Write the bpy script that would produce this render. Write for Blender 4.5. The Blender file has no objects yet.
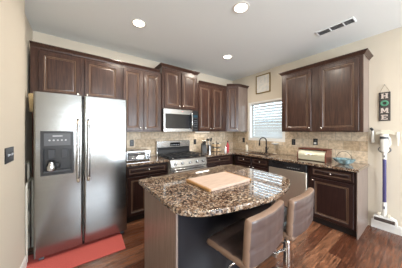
import bpy, bmesh, math, random
from mathutils import Vector, Matrix
PI = math.pi
random.seed(4)
SC = bpy.context.scene
COL = SC.collection

# ------------------------------------------------------------------ camera
cam = bpy.data.cameras.new('camera'); cam.lens = 15.076; cam.sensor_width = 36
cam.shift_y = -0.00764; cam.clip_start = 0.02
co = bpy.data.objects.new('camera', cam); COL.objects.link(co)
co.location = (-3.4567, -3.2327, 1.3892)
co.rotation_euler = (PI/2 - 0.0014, 0, 0.9383 - PI/2)
SC.camera = co
# ------------------------------------------------------------------ world: daylight
w = bpy.data.worlds.new('world'); SC.world = w; w.use_nodes = True
nt = w.node_tree; nt.nodes.clear()
o_ = nt.nodes.new('ShaderNodeOutputWorld'); b_ = nt.nodes.new('ShaderNodeBackground')
tc = nt.nodes.new('ShaderNodeTexCoord'); sx = nt.nodes.new('ShaderNodeSeparateXYZ'); rp = nt.nodes.new('ShaderNodeValToRGB')
nt.links.new(tc.outputs['Generated'], sx.inputs[0]); nt.links.new(sx.outputs['Z'], rp.inputs[0])
rp.color_ramp.elements[0].position = 0.0; rp.color_ramp.elements[0].color = (0.45, 0.46, 0.44, 1)
rp.color_ramp.elements[1].position = 0.06; rp.color_ramp.elements[1].color = (0.72, 0.86, 1.0, 1)
nt.links.new(rp.outputs[0], b_.inputs[0]); b_.inputs[1].default_value = 6.0
nt.links.new(b_.outputs[0], o_.inputs[0])
# ------------------------------------------------------------------ view
SC.view_settings.view_transform = 'Standard'; SC.view_settings.look = 'None'
SC.view_settings.gamma = 1; SC.view_settings.use_curve_mapping = False
SC.view_settings.exposure = 0.03
H = 2.764
DAY = (0.86, 0.93, 1.0)
def area(name, loc, rot, sx_, sy_, power, color, portal=False, shape='RECTANGLE', spread=PI):
    l = bpy.data.lights.new(name, 'AREA'); l.shape = shape; l.size = sx_
    if shape == 'RECTANGLE': l.size_y = sy_
    l.energy = power; l.color = color; l.spread = spread
    if portal: l.cycles.is_portal = True
    o = bpy.data.objects.new(name, l); COL.objects.link(o); o.location = loc; o.rotation_euler = rot
    return o
# daylight fill lamps added inside the unseen rear windows, tilted up onto the ceiling
area('rear_fill', (-2.75, -6.42, 1.45), (PI/2+.35, 0, 0), 1.7, 1.5, 120, DAY)
area('rear_fill', (-0.85, -6.42, 1.45), (PI/2+.35, 0, 0), 1.2, 1.5, 95, DAY)

# ------------------------------------------------------------------ materials
def mat(name, color, rough=.5, metal=0, coat=0, spec=.5, emit=None, estr=0, trans=0, aniso=0):
    m = bpy.data.materials.new(name); m.use_nodes = True
    p = m.node_tree.nodes['Principled BSDF']
    p.inputs['Base Color'].default_value = (*color, 1); p.inputs['Roughness'].default_value = rough
    p.inputs['Metallic'].default_value = metal; p.inputs['Coat Weight'].default_value = coat
    p.inputs['Coat Roughness'].default_value = .15
    p.inputs['Specular IOR Level'].default_value = spec
    p.inputs['Transmission Weight'].default_value = trans
    if aniso: p.inputs['Anisotropic'].default_value = aniso
    if emit: p.inputs['Emission Color'].default_value = (*emit, 1); p.inputs['Emission Strength'].default_value = estr
    return m
class N:
    def __init__(s, m): s.t = m.node_tree; s.p = s.t.nodes['Principled BSDF']
    def n(s, k, **kw):
        x = s.t.nodes.new('ShaderNode' + k)
        for a, b in kw.items(): setattr(x, a, b)
        return x
    def l(s, a, b): s.t.links.new(a, b)
    def coord(s, scale=(1, 1, 1), rot=(0, 0, 0)):
        c = s.n('TexCoord'); mp = s.n('Mapping'); mp.inputs['Scale'].default_value = scale; mp.inputs['Rotation'].default_value = rot
        s.l(c.outputs['Object'], mp.inputs[0]); return mp.outputs[0]
    def noise(s, v, scale, detail=3, rough=.5):
        x = s.n('TexNoise'); x.inputs['Scale'].default_value = scale; x.inputs['Detail'].default_value = detail
        x.inputs['Roughness'].default_value = rough; s.l(v, x.inputs['Vector']); return x.outputs['Fac']
    def ramp(s, f, stops, interp='LINEAR'):
        r = s.n('ValToRGB'); e = r.color_ramp.elements; r.color_ramp.interpolation = interp
        while len(e) < len(stops): e.new(0.5)
        for i, (p_, c) in enumerate(stops): e[i].position = p_; e[i].color = (*c, 1)
        s.l(f, r.inputs[0]); return r.outputs[0]
    def mix(s, f, a, b, mode='MIX'):
        x = s.n('MixRGB', blend_type=mode)
        for i, v in enumerate((f, a, b)):
            if hasattr(v, 'node'): s.l(v, x.inputs[i])
            else: x.inputs[i].default_value = v if i == 0 else (*v, 1)
        return x.outputs[0]
    def bump(s, h, strength=.3, dist=.002):
        b = s.n('Bump'); b.inputs['Strength'].default_value = strength; b.inputs['Distance'].default_value = dist
        s.l(h, b.inputs['Height']); s.l(b.outputs[0], s.p.inputs['Normal'])

def wood_cab(name, c0, c1, rough=.33):
    m = mat(name, c0, rough, coat=.08, spec=.4); n = N(m)
    f = n.noise(n.coord((14, 14, 1.2)), 4, 5, .6)
    n.l(n.ramp(f, [(.3, c0), (.72, c1)]), n.p.inputs['Base Color']); n.bump(f, .06, .001)
    return m
M = {}
M['wall'] = mat('wall_paint', (.63, .57, .475), .85)
n = N(M['wall']); n.bump(n.noise(n.coord(), 90, 3), .12, .002)
M['ceil'] = mat('ceiling_paint', (.83, .87, .88), .9)
n = N(M['ceil']); n.bump(n.noise(n.coord(), 60, 3), .15, .003)
M['white'] = mat('white_trim', (.78, .77, .74), .4)
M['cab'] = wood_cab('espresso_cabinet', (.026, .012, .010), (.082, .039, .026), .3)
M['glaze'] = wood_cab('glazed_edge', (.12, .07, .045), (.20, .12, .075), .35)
M['panel'] = wood_cab('laminate_panel_glare', (.18, .135, .115), (.28, .22, .19), .3)  # espresso laminate made greyer and lighter: glare put into the colour
M['darkpanel'] = mat('dark_back_panel', (.009, .009, .013), .42, spec=.3)
M['base'] = wood_cab('shaded_base_cabinet', (.014, .006, .006), (.036, .016, .013), .3)  # darker copy of the cabinet espresso; dimmer light down low put into the colour
M['toe'] = mat('toe_kick', (.012, .008, .007), .6)
M['black'] = mat('black_plastic', (.012, .012, .014), .35)
M['iron'] = mat('cast_iron', (.015, .015, .016), .55)
M['glassblack'] = mat('black_glass', (.01, .011, .014), .12)
M['steel'] = mat('stainless', (.42, .42, .42), .19, 1)
n = N(M['steel']); f = n.noise(n.coord((1, 1, 120)), 3, 3); n.l(n.ramp(f, [(.3, (.29, .295, .29)), (.7, (.34, .345, .34))]), n.p.inputs['Base Color'])
M['steel2'] = mat('brushed_steel', (.50, .51, .52), .24, 1)
M['steel_dw'] = mat('wall_tinted_steel', (.78, .72, .63), .45, 1)  # reflection of the warm wall put into the door's steel colour
M['side'] = mat('fridge_side_grey', (.55, .53, .49), .45)
M['chrome'] = mat('chrome', (.8, .8, .8), .1, 1)
M['nickel'] = mat('satin_nickel', (.75, .7, .62), .25, 1)
M['copper'] = mat('handle_end', (.55, .47, .38), .3, 1)
M['bronze'] = mat('oil_rubbed_bronze', (.03, .024, .022), .3, .8)
M['vinyl'] = mat('brown_vinyl', (.082, .058, .054), .33, coat=.25)
n = N(M['vinyl']); f = n.noise(n.coord(), 160, 3); n.bump(f, .12, .001)
M['vinyl_lit_edge'] = mat('lit_vinyl_edge', (.24, .155, .11), .36, coat=.15)  # tan rims: light on the brown vinyl's edges put into the colour
M['purple'] = mat('purple_tube', (.085, .08, .21), .3, .4)
M['grey'] = mat('grey_plastic', (.085, .09, .10), .4)
M['lgrey'] = mat('light_grey_plastic', (.42, .43, .45), .4)
M['cream'] = mat('cream_metal', (.72, .67, .56), .35)
M['breadfront'] = mat('bread_box_metal', (.60, .57, .44), .35, .4)
M['redwood'] = wood_cab('red_brown_wood', (.085, .022, .014), (.16, .045, .026), .4)
M['teal'] = mat('teal_glaze', (.10, .27, .30), .3)
n = N(M['teal']); n.l(n.ramp(n.noise(n.coord(), 30, 3), [(.35, (.10, .20, .24)), (.65, (.36, .48, .50))]), n.p.inputs['Base Color'])
M['red'] = mat('red_bottle', (.42, .02, .025), .3)
M['gold'] = mat('gold_frame', (.25, .17, .05), .4, .6)
M['paper'] = mat('paper', (.68, .66, .62), .7)
n = N(M['paper']); n.l(n.ramp(n.noise(n.coord(), 14, 3), [(.4, (.62, .63, .62)), (.6, (.74, .71, .66))]), n.p.inputs['Base Color'])
M['blind'] = mat('blind_slat', (.60, .64, .67), .5)
M['signwood'] = mat('sign_wood', (.05, .043, .04), .7)
n = N(M['signwood']); n.l(n.ramp(n.noise(n.coord((4, 4, 40)), 4, 3), [(.35, (.03, .026, .025)), (.7, (.09, .075, .068))]), n.p.inputs['Base Color'])
M['letter'] = mat('letter_paint', (.60, .52, .47), .6)
M['leaf'] = mat('wreath_green', (.10, .30, .19), .7)
M['rope'] = mat('jute', (.25, .17, .09), .8)
M['straw'] = mat('broom_straw', (.55, .40, .20), .8)
n = N(M['straw']); n.l(n.ramp(n.noise(n.coord((60, 60, 3)), 5, 3), [(.35, (.4, .28, .13)), (.65, (.64, .49, .27))]), n.p.inputs['Base Color'])
M['mat'] = mat('coral_mat', (.62, .105, .085), .85)
n = N(M['mat']); f = n.noise(n.coord(), 120, 2); n.l(n.ramp(f, [(.3, (.45, .075, .065)), (.7, (.60, .12, .10))]), n.p.inputs['Base Color']); n.bump(f, .4, .003)
M['emit'] = mat('lamp_lens', (1, .95, .85), .5, emit=(1, .9, .74), estr=9)
M['emit2'] = mat('strip_lens', (1, .95, .85), .5, emit=(1, .93, .82), estr=2)
M['display'] = mat('range_display', (.01, .02, .03), .1, emit=(.2, .5, .7), estr=.15)
M['led'] = mat('clock_digits', (.3, .0, .0), .3, emit=(1, .1, .06), estr=1.5)
M['board'] = mat('maple_board', (.6, .44, .33), .5)
n = N(M['board']); n.l(n.ramp(n.noise(n.coord((3, 30, 3)), 3, 4), [(.3, (.46, .34, .27)), (.7, (.58, .45, .37))]), n.p.inputs['Base Color'])
M['boardedge'] = mat('board_edge', (.42, .23, .09), .5)
M['soil'] = mat('dark_mesh', (.05, .035, .03), .7)
M['vent'] = mat('vent_dark', (.10, .10, .11), .6)
M['glass'] = mat('window_glass', (.9, 1, 1), .0, trans=1); M['glass'].node_tree.nodes['Principled BSDF'].inputs['IOR'].default_value = 1.02
M['jar'] = mat('spice_jar', (.50, .36, .22), .3)

# granite
def granite():
    m = mat('brown_granite', (.3, .2, .1), .04, coat=.5, spec=.5); n = N(m)
    v = n.coord()
    ns = n.n('TexNoise'); ns.inputs['Scale'].default_value = 25; n.l(v, ns.inputs['Vector'])
    ad = n.n('MixRGB', blend_type='ADD'); ad.inputs[0].default_value = .035; n.l(v, ad.inputs[1]); n.l(ns.outputs['Color'], ad.inputs[2])
    vo = n.n('TexVoronoi'); vo.inputs['Scale'].default_value = 88; n.l(ad.outputs[0], vo.inputs['Vector'])
    sp = n.n('SeparateColor'); n.l(vo.outputs['Color'], sp.inputs[0])
    c = n.ramp(sp.outputs[0], [(0, (.016, .012, .011)), (.22, (.085, .052, .035)), (.40, (.20, .13, .083)), (.58, (.34, .24, .165)), (.78, (.54, .44, .34)), (.93, (.30, .28, .26))], 'CONSTANT')
    big = n.noise(v, 9, 3)
    c2 = n.mix(n.ramp(big, [(.42, (0, 0, 0)), (.62, (.45, .45, .45))]), c, (.12, .06, .035))
    fine = n.noise(v, 220, 2)
    c3 = n.mix(n.ramp(fine, [(.56, (0, 0, 0)), (.64, (.8, .8, .8))]), c2, (.03, .02, .018))
    n.l(c3, n.p.inputs['Base Color']); n.p.inputs['Coat Roughness'].default_value = .03; return m
M['granite'] = granite()
# hardwood floor
def floor_mat():
    m = mat('hardwood', (.2, .1, .05), .28, coat=.15); n = N(m)
    v = n.coord()
    br = n.n('TexBrick'); br.offset = .37; br.inputs['Scale'].default_value = 1
    br.inputs['Brick Width'].default_value = 1.15; br.inputs['Row Height'].default_value = .127
    br.inputs['Mortar Size'].default_value = .0022; br.inputs['Mortar Smooth'].default_value = .3
    br.inputs['Color1'].default_value = (0, 0, 0, 1); br.inputs['Color2'].default_value = (1, 1, 1, 1); br.inputs['Mortar'].default_value = (.5, .5, .5, 1)
    n.l(v, br.inputs['Vector'])
    tint = n.ramp(br.outputs['Color'], [(0, (.095, .034, .018)), (.5, (.17, .068, .036)), (1, (.26, .12, .066))])
    v2 = n.coord((1.3, 16, 1)); g = n.noise(v2, 3.2, 6, .65)
    grain = n.ramp(g, [(.32, (.22, .19, .18)), (.5, (.85, .82, .8)), (.66, (1.5, 1.45, 1.4))])
    c = n.mix(1, tint, grain, 'MULTIPLY')
    k = n.noise(n.coord((2.2, 6, 1)), 2.4, 4, .6)
    c = n.mix(n.ramp(k, [(.56, (0, 0, 0)), (.70, (.7, .7, .7))]), c, (.06, .026, .015))
    c = n.mix(br.outputs['Fac'], c, (.03, .015, .01))
    n.l(c, n.p.inputs['Base Color']); n.bump(n.mix(.6, g, br.outputs['Fac'], 'SUBTRACT'), .25, .003)
    rr = n.ramp(g, [(.3, (.36, .36, .36)), (.7, (.22, .22, .22))]); n.l(rr, n.p.inputs['Roughness'])
    return m
M['floor'] = floor_mat()
def tile_mat():
    m = mat('travertine_tile', (.5, .38, .25), .5); n = N(m)
    c = n.n('TexCoord'); s = n.n('SeparateXYZ'); cb = n.n('CombineXYZ')
    n.l(c.outputs['Object'], s.inputs[0]); n.l(s.outputs['X'], cb.inputs[0]); n.l(s.outputs['Z'], cb.inputs[1])
    br = n.n('TexBrick'); br.offset = .5; br.inputs['Scale'].default_value = 1
    br.inputs['Brick Width'].default_value = .20; br.inputs['Row Height'].default_value = .154
    br.inputs['Mortar Size'].default_value = .0028; br.inputs['Mortar Smooth'].default_value = .2
    br.inputs['Color1'].default_value = (0, 0, 0, 1); br.inputs['Color2'].default_value = (1, 1, 1, 1)
    n.l(cb.outputs[0], br.inputs['Vector'])
    t = n.ramp(br.outputs['Color'], [(0, (.54, .42, .29)), (.5, (.65, .53, .39)), (1, (.74, .64, .51))])
    f = n.noise(c.outputs['Object'], 22, 5, .65)
    k = n.mix(1, t, n.ramp(f, [(.3, (.62, .58, .54)), (.6, (1.05, 1.03, 1.0)), (.8, (1.25, 1.22, 1.2))]), 'MULTIPLY')
    k = n.mix(br.outputs['Fac'], k, (.40, .34, .27))
    n.l(k, n.p.inputs['Base Color']); n.bump(n.mix(.7, f, br.outputs['Fac'], 'SUBTRACT'), .3, .003)
    return m
M['tile'] = tile_mat()

# ------------------------------------------------------------------ mesh helpers
def B(): return bmesh.new()
def box(bm, x0, x1, y0, y1, z0, z1, bev=0, mi=0, seg=1):
    t = bmesh.new(); bmesh.ops.create_cube(t, size=1)
    sx_, sy_, sz = abs(x1-x0), abs(y1-y0), abs(z1-z0)
    bmesh.ops.transform(t, matrix=Matrix.Translation(((x0+x1)/2, (y0+y1)/2, (z0+z1)/2)) @ Matrix.Diagonal((sx_, sy_, sz, 1)), verts=t.verts)
    if bev: bmesh.ops.bevel(t, geom=t.edges[:], offset=min(bev, .45*min(sx_, sy_, sz)), segments=seg, profile=.5, affect='EDGES')
    for f in t.faces: f.material_index = mi
    merge(bm, t); return bm
def merge(bm, t, mx=None):
    if mx is not None: bmesh.ops.transform(t, matrix=mx, verts=t.verts)
    me = bpy.data.meshes.new('tmp'); t.to_mesh(me); t.free(); bm.from_mesh(me); bpy.data.meshes.remove(me)
def loft(bm, loops, cap=True, closed=True, mi=None):
    vs = [[bm.verts.new(p) for p in lp] for lp in loops]
    k = len(vs[0])
    for i in range(len(vs)-1):
        for j in range(k if closed else k-1):
            f = bm.faces.new((vs[i][j], vs[i][(j+1) % k], vs[i+1][(j+1) % k], vs[i+1][j]))
            if mi: f.material_index = mi[i]
    if cap:
        bm.faces.new(list(reversed(vs[0]))); f = bm.faces.new(vs[-1])
        if mi: f.material_index = mi[-1]
    return bm
def cyl(bm, a, b, r0, r1=None, seg=20):
    a, b = Vector(a), Vector(b); r1 = r0 if r1 is None else r1
    q = (b-a).to_track_quat('Z', 'Y').to_matrix()
    loft(bm, [[p + q @ Vector((r*math.cos(2*PI*i/seg), r*math.sin(2*PI*i/seg), 0)) for i in range(seg)] for p, r in ((a, r0), (b, r1))])
    return bm
def lathe(bm, prof, c=(0, 0, 0), seg=24, ax='Z', fn=None):
    loops = []
    for r, z in prof:
        lp = []
        for i in range(seg):
            a = 2*PI*i/seg; rr = r*(fn(a) if fn else 1)
            p = {'Z': (rr*math.cos(a), rr*math.sin(a), z), 'Y': (rr*math.cos(a), -z, rr*math.sin(a)), 'X': (z, rr*math.cos(a), rr*math.sin(a))}[ax]
            lp.append(Vector(p) + Vector(c))
        loops.append(lp)
    return loft(bm, loops)
def tube(bm, pts, r, seg=10, closed=False):
    pts = [Vector(p) for p in pts]; loops = []; n_ = len(pts); up = None
    for i, p in enumerate(pts):
        if closed: d = pts[(i+1) % n_] - pts[i-1]
        else: d = pts[min(i+1, n_-1)] - pts[max(i-1, 0)]
        d.normalize()
        if up is None:
            up = Vector((0, 0, 1)) if abs(d.z) < .9 else Vector((1, 0, 0))
        x = d.cross(up).normalized(); up = x.cross(d).normalized()
        rr = r[i] if isinstance(r, (list, tuple)) else r
        loops.append([p + rr*(math.cos(2*PI*k/seg)*x + math.sin(2*PI*k/seg)*up) for k in range(seg)])
    if closed:
        vs = [[bm.verts.new(q) for q in lp] for lp in loops]
        for i in range(n_):
            for k in range(seg): bm.faces.new((vs[i][k], vs[i][(k+1) % seg], vs[(i+1) % n_][(k+1) % seg], vs[(i+1) % n_][k]))
    else: loft(bm, loops)
    return bm
def arc(c, r, a0, a1, n_, plane='XZ'):
    out = []
    for i in range(n_+1):
        a = math.radians(a0+(a1-a0)*i/n_); u, v = r*math.cos(a), r*math.sin(a)
        out.append(Vector(c) + Vector({'XZ': (u, 0, v), 'YZ': (0, u, v), 'XY': (u, v, 0)}[plane]))
    return out
def prism(bm, poly, h0, h1, ax='Z', bev=0):
    """extrude a 2D outline; ax Z: poly is (x,y); ax X: poly is (y,z); ax Y: poly is (x,z)"""
    f3 = {'Z': lambda a, b, h: (a, b, h), 'X': lambda a, b, h: (h, a, b), 'Y': lambda a, b, h: (a, h, b)}[ax]
    t = bmesh.new(); loft(t, [[f3(a, b, h) for a, b in poly] for h in (h0, h1)])
    if bev:
        es = [e for e in t.edges if len(e.link_faces) == 2 and e.calc_face_angle(0) > .6]
        bmesh.ops.bevel(t, geom=es, offset=bev, segments=2, profile=.5, affect='EDGES')
    merge(bm, t); return bm
def obj(name, bm, m, parent=None, smooth=True, angle=40, loc=None):
    bmesh.ops.recalc_face_normals(bm, faces=bm.faces)
    me = bpy.data.meshes.new(name); bm.to_mesh(me); bm.free()
    for mm in (m if isinstance(m, (list, tuple)) else [m]): me.materials.append(M[mm])
    o = bpy.data.objects.new(name, me); COL.objects.link(o)
    if parent is not None: o.parent = parent
    if loc: o.location = loc
    if smooth:
        for p in me.polygons: p.use_smooth = True
        me.set_sharp_from_angle(angle=math.radians(angle))
        if len(me.polygons) < 1500:
            md = o.modifiers.new('weighted_normal', 'WEIGHTED_NORMAL'); md.keep_sharp = True; md.weight = 100
    return o
def tag(o, label, cat, group=None):
    o['label'] = label; o['category'] = cat
    if group: o['group'] = group
    return o
def thing(name, label, cat, loc=(0, 0, 0), rz=0, group=None):
    o = bpy.data.objects.new(name, None); COL.objects.link(o); o.empty_display_size = .1
    o.location = loc; o.rotation_euler = (0, 0, rz); return tag(o, label, cat, group)
def struct(name, bm, m, **k):
    o = obj(name, bm, m, **k); o['kind'] = 'structure'; return o
def dup(root, loc=None, rz=None, label=None):
    r = root.copy(); COL.objects.link(r)
    if loc is not None: r.location = loc
    if rz is not None: r.rotation_euler = (0, 0, rz)
    if label: r['label'] = label
    for ch in list(root.children):
        c = ch.copy(); COL.objects.link(c); c.parent = r
        for g in ch.children:
            d = g.copy(); COL.objects.link(d); d.parent = c
    return r
WW = -PI/2      # rotation of anything standing on the window wall: local x runs along world -Y
XL, XN = -3.954, -3.89
YB = -6.5
WY0, WY1, WZ0, WZ1 = -.575, -1.425, 1.20, 2.06   # sink window opening

# ------------------------------------------------------------------ setting
struct('floor', box(B(), XL-.1, .15, YB-.1, .15, -.1, 0), 'floor', smooth=False)
struct('ceiling', box(B(), XL-.1, .15, YB-.1, .15, H, H+.1), 'ceil', smooth=False)
struct('wall_back', box(B(), XL-.1, .12, 0, .12, 0, H), 'wall', smooth=False)
def holed(bm, us, zs, holes, t0, t1, ax):
    """solid wall slab with rectangular holes; us/zs are the cut lines"""
    us = sorted(us); zs = sorted(zs)
    def solid(i, j):
        if i < 0 or j < 0 or i >= len(us)-1 or j >= len(zs)-1: return False
        cu, cz = (us[i]+us[i+1])/2, (zs[j]+zs[j+1])/2
        return not any(a < cu < b and c < cz < d for a, b, c, d in holes)
    P = (lambda u, z, t: (u, t, z)) if ax == 'Y' else ((lambda u, z, t: (t, u, z)) if ax == 'X' else (lambda u, z, t: (u, z, t)))
    cache = {}
    def V(i, j, t):
        k = (i, j, t)
        if k not in cache: cache[k] = bm.verts.new(P(us[i], zs[j], (t0, t1)[t]))
        return cache[k]
    for i in range(len(us)-1):
        for j in range(len(zs)-1):
            if not solid(i, j): continue
            for t in (0, 1): bm.faces.new((V(i, j, t), V(i+1, j, t), V(i+1, j+1, t), V(i, j+1, t)))
            for (di, dj, a, b) in ((-1, 0, (i, j), (i, j+1)), (1, 0, (i+1, j), (i+1, j+1)), (0, -1, (i, j), (i+1, j)), (0, 1, (i, j+1), (i+1, j+1))):
                if not solid(i+di, j+dj): bm.faces.new((V(*a, 0), V(*b, 0), V(*b, 1), V(*a, 1)))
    return bm
struct('wall_right', holed(B(), [YB-.1, WY1, WY0, 0], [0, WZ0, WZ1, H], [(WY1, WY0, WZ0, WZ1)], 0, .14, 'X'), 'wall', smooth=False)
struct('wall_left', box(B(), XL-.12, XL, -.78, 0, 0, H), 'wall', smooth=False)
bm = B(); prism(bm, [(XL-.12, YB), (XN, YB), (XN, -.79), (XN-.004, -.778), (XN-.016, -.77), (XL-.12, -.77)], 0, H)
struct('wall_left_near', bm, 'wall', smooth=False)
RW = [(-3.6, -1.9, .6, 2.3), (-1.5, -.2, .6, 2.3)]
struct('wall_rear', holed(B(), [XL-.1, -3.6, -1.9, -1.5, -.2, .12], [0, .6, 2.3, H], RW, YB-.12, YB, 'Y'), 'wall', smooth=False)
for i, (a, b, c, d) in enumerate(RW):
    fr = struct('window_%d' % (i+2), holed(B(), [a, a+.05, (a+b)/2-.025, (a+b)/2+.025, b-.05, b], [c, c+.05, d-.05, d],
                [(a+.05, (a+b)/2-.025, c+.05, d-.05), ((a+b)/2+.025, b-.05, c+.05, d-.05)], YB-.1, YB-.04, 'Y'), 'white', smooth=False)
# baseboards
def baseb(name, length, loc, rz):
    bm = B(); prism(bm, [(0, 0), (-.014, 0), (-.014, .085), (-.010, .095), (-.010, .105), (-.005, .115), (0, .115)], 0, length, 'X')
    o = struct(name, bm, 'white', smooth=False); o.location = loc; o.rotation_euler = (0, 0, rz)
baseb('baseboard_right', 3.76, (0, -2.722, 0), WW)
baseb('baseboard_left', 5.7, (XN, -6.49, 0), PI/2)
# tiled backsplashes
struct('trim_1', box(B(), -2.93, -.0105, -.010, -.0005, .9055, 1.368), 'tile', smooth=False)
o = struct('trim_2', holed(B(), [.0, -WY0-.035, -WY1+.035, 2.685], [.9055, WZ0-.045, 1.368], [(-WY0-.035, -WY1+.035, WZ0-.045, 1.4)], -.0005, -.010, 'Y'), 'tile', smooth=False)
o.rotation_euler = (0, 0, WW)
# sink window: casing, sash, glass
bm = holed(B(), [-WY0-.035, -WY0+.02, -WY1-.02, -WY1+.035], [WZ0-.045, WZ0+.02, WZ1-.02, WZ1+.02], [(-WY0+.02, -WY1-.02, WZ0+.02, WZ1-.02)], -.014, .11, 'Y')
wf = struct('window_1', bm, 'white', smooth=False); wf.rotation_euler = (0, 0, WW)
bm = holed(B(), [-WY0+.02, -WY0+.05, -WY1-.05, -WY1-.02], [WZ0+.02, WZ0+.05, 1.615, 1.65, WZ1-.05, WZ1-.02],
           [(-WY0+.05, -WY1-.05, WZ0+.05, 1.615), (-WY0+.05, -WY1-.05, 1.65, WZ1-.05)], .07, .10, 'Y')
obj('window_sash', bm, 'lgrey', wf, smooth=False)
obj('window_pane', box(B(), -WY0+.04, -WY1-.04, .083, .087, WZ0+.04, WZ1-.04), 'glass', wf, smooth=False)
# blinds
bl = thing('window_blind', 'white horizontal slat blind lowered over the sink window', 'window blind', (0, -1, WZ0+.02), WW)
x0, x1 = -WY0+.095-1, -WY1-.024-1
obj('headrail', box(B(), x0, x1, .012, .052, .78, .818, .003), 'blind', bl)
hgt = WZ1-WZ0
for i in range(12):
    z = .045 + i*.0625
    bm = B(); a = math.radians(57 if z > .43 else 60)
    dx, dz = .0345*math.cos(a), .0345*math.sin(a)
    prism(bm, [(.032-dx, z-dz), (.032-dx, z-dz+.0022), (.032, z+.003), (.032+dx, z+dz+.0022), (.032+dx, z+dz), (.032, z+.0008)], x0+.004, x1-.004, 'X')
    obj('slat', bm, 'blind', bl, smooth=False)
obj('bottom_rail', box(B(), x0+.003, x1-.003, .018, .046, .002, .016, .003), 'blind', bl)
for xx in (x0+.12, (x0+x1)/2, x1-.12): obj('ladder_cord', box(B(), xx-.001, xx+.001, .031, .033, .01, .785), 'white', bl, smooth=False)

# ------------------------------------------------------------------ cabinets
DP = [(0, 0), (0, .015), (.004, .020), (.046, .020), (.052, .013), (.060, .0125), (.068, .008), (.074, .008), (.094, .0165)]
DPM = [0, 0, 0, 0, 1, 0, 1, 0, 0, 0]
def front_panel(x0, x1, z0, z1, y, k=1.0):
    """raised panel door or drawer front; y = plane it sits on, front toward -y"""
    bm = B(); prof = [(i*k if i > .01 else i, d) for i, d in DP]; lim = min(x1-x0, z1-z0)/2-.004
    loops = []; mi = []
    for q, (i, d) in enumerate(prof):
        if i > lim: break
        loops.append([(x0+i, y-d, z0+i), (x1-i, y-d, z0+i), (x1-i, y-d, z1-i), (x0+i, y-d, z1-i)]); mi.append(DPM[q])
    mi = mi[:len(loops)-1] + [0]
    return loft(bm, loops, mi=[DPM[q+0] if False else mi[q] for q in range(len(mi))])
def knob(x, z, y, parent):
    obj('knob', lathe(B(), [(.004, 0), (.004, .012), (.012, .016), (.014, .022), (.010, .028), (.001, .030)], (x, y, z), 14, 'Y'), 'nickel', parent)
def door(parent, x0, x1, z0, z1, y, kx=None, kz=None, kind='door', k=1.0, m='cab'):
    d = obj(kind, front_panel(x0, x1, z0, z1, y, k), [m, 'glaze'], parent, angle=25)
    if kx is not None: knob(kx, kz, y-.018, d)
    return d
def crown(parent, pts, z, hgt=.055, out=.045):
    """moulding that follows the open plan line pts (x,y); outward is to the right of travel"""
    prof = [(0, 0), (.006, 0), (.010, .012), (.016, .016), (.030, .034), (.040, .040), (out, .044), (out, hgt), (0, hgt)]
    n_ = len(pts); nr = []
    for i in range(n_):
        def nrm(a, b):
            d = Vector((b[0]-a[0], b[1]-a[1])).normalized(); return Vector((d.y, -d.x))
        if i == 0: m_ = nrm(pts[0], pts[1])
        elif i == n_-1: m_ = nrm(pts[-2], pts[-1])
        else:
            a, b = nrm(pts[i-1], pts[i]), nrm(pts[i], pts[i+1]); m_ = (a+b)/(1+a.dot(b))
        nr.append(m_)
    return obj('crown_moulding', loft(B(), [[(pts[i][0]+nr[i].x*o, pts[i][1]+nr[i].y*o, z+h) for o, h in prof] for i in range(n_)]), 'cab', parent, angle=30)

def upper(label, x0, x1, z0, z1, depth, doors, loc_rot=0, knobz=.045, crown_pts=None, ends=(), dz=(.02, .04), group='upper wall cabinets'):
    """wall cabinet in wall-local coordinates (x along wall, wall at y=0)"""
    cx = (x0+x1)/2; base = Vector((cx, 0, z0)); base.rotate(Matrix.Rotation(loc_rot, 3, 'Z'))
    t = thing('wall_cabinet', label, 'cabinet', base, loc_rot, group)
    bmat = 'cab'
    obj('body', box(B(), x0-cx, x1-cx, -depth, -.001, 0, z1-z0, .002), bmat, t)
    for (a, b, side) in doors:
        kx = None if side is None else ((b-.028) if side == 'r' else (a+.028)) - cx
        door(t, a-cx, b-cx, dz[0], z1-z0-dz[1], -depth, kx, dz[0]+knobz)
    if crown_pts: crown(t, [(a-cx, b) for a, b in crown_pts], z1-z0-.012)
    for s in ends:
        xx = (x1-cx, x1-cx+.006) if s == 'r' else (x0-cx-.006, x0-cx)
        obj('end_panel', box(B(), xx[0], xx[1], -depth, -.002, .0, z1-z0-.013), 'panel', t)
    return t
D = .33
upper('dark brown two door wall cabinet directly above the refrigerator', -3.925, -2.90, 1.83, 2.435, D, [(-3.85, -3.425, 'r'), (-3.375, -2.93, 'l')],
      crown_pts=[(-3.925, -D), (-2.885, -D)])
upper('tall two door wall cabinet between the refrigerator cabinet and the microwave', -2.899, -2.222, 1.37, 2.435, D, [(-2.875, -2.578, 'r'), (-2.545, -2.25, 'l')],
      crown_pts=[(-2.884, -D), (-2.268, -D)])
upper('raised short two door wall cabinet right above the microwave', -2.22, -1.447, 1.795, 2.555, .36, [(-2.185, -1.85, 'r'), (-1.825, -1.48, 'l')],
      crown_pts=[(-2.22, -.012), (-2.22, -.36), (-1.447, -.36), (-1.447, -.012)], dz=(.02, .05))
upper('two door wall cabinet over the counter corner right of the microwave', -1.445, -.576, 1.37, 2.40, D, [(-1.40, -1.065, 'r'), (-1.035, -.70, 'l')],
      crown_pts=[(-1.397, -D), (-.578, -D)])
t = thing('under_cabinet_light', 'slim lit strip light beneath the wall cabinet right of the microwave', 'light fixture', (-1.17, -.17, 1.3695))
obj('housing', box(B(), -.20, .20, -.022, .022, -.014, 0, .002), 'white', t)
obj('diffuser', box(B(), -.19, .19, -.017, .017, -.018, -.0142, .001), 'emit2', t)
area('strip_lamp', (-1.17, -.17, 1.349), (0, 0, 0), .36, .03, .8, (1, .93, .82))
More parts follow.
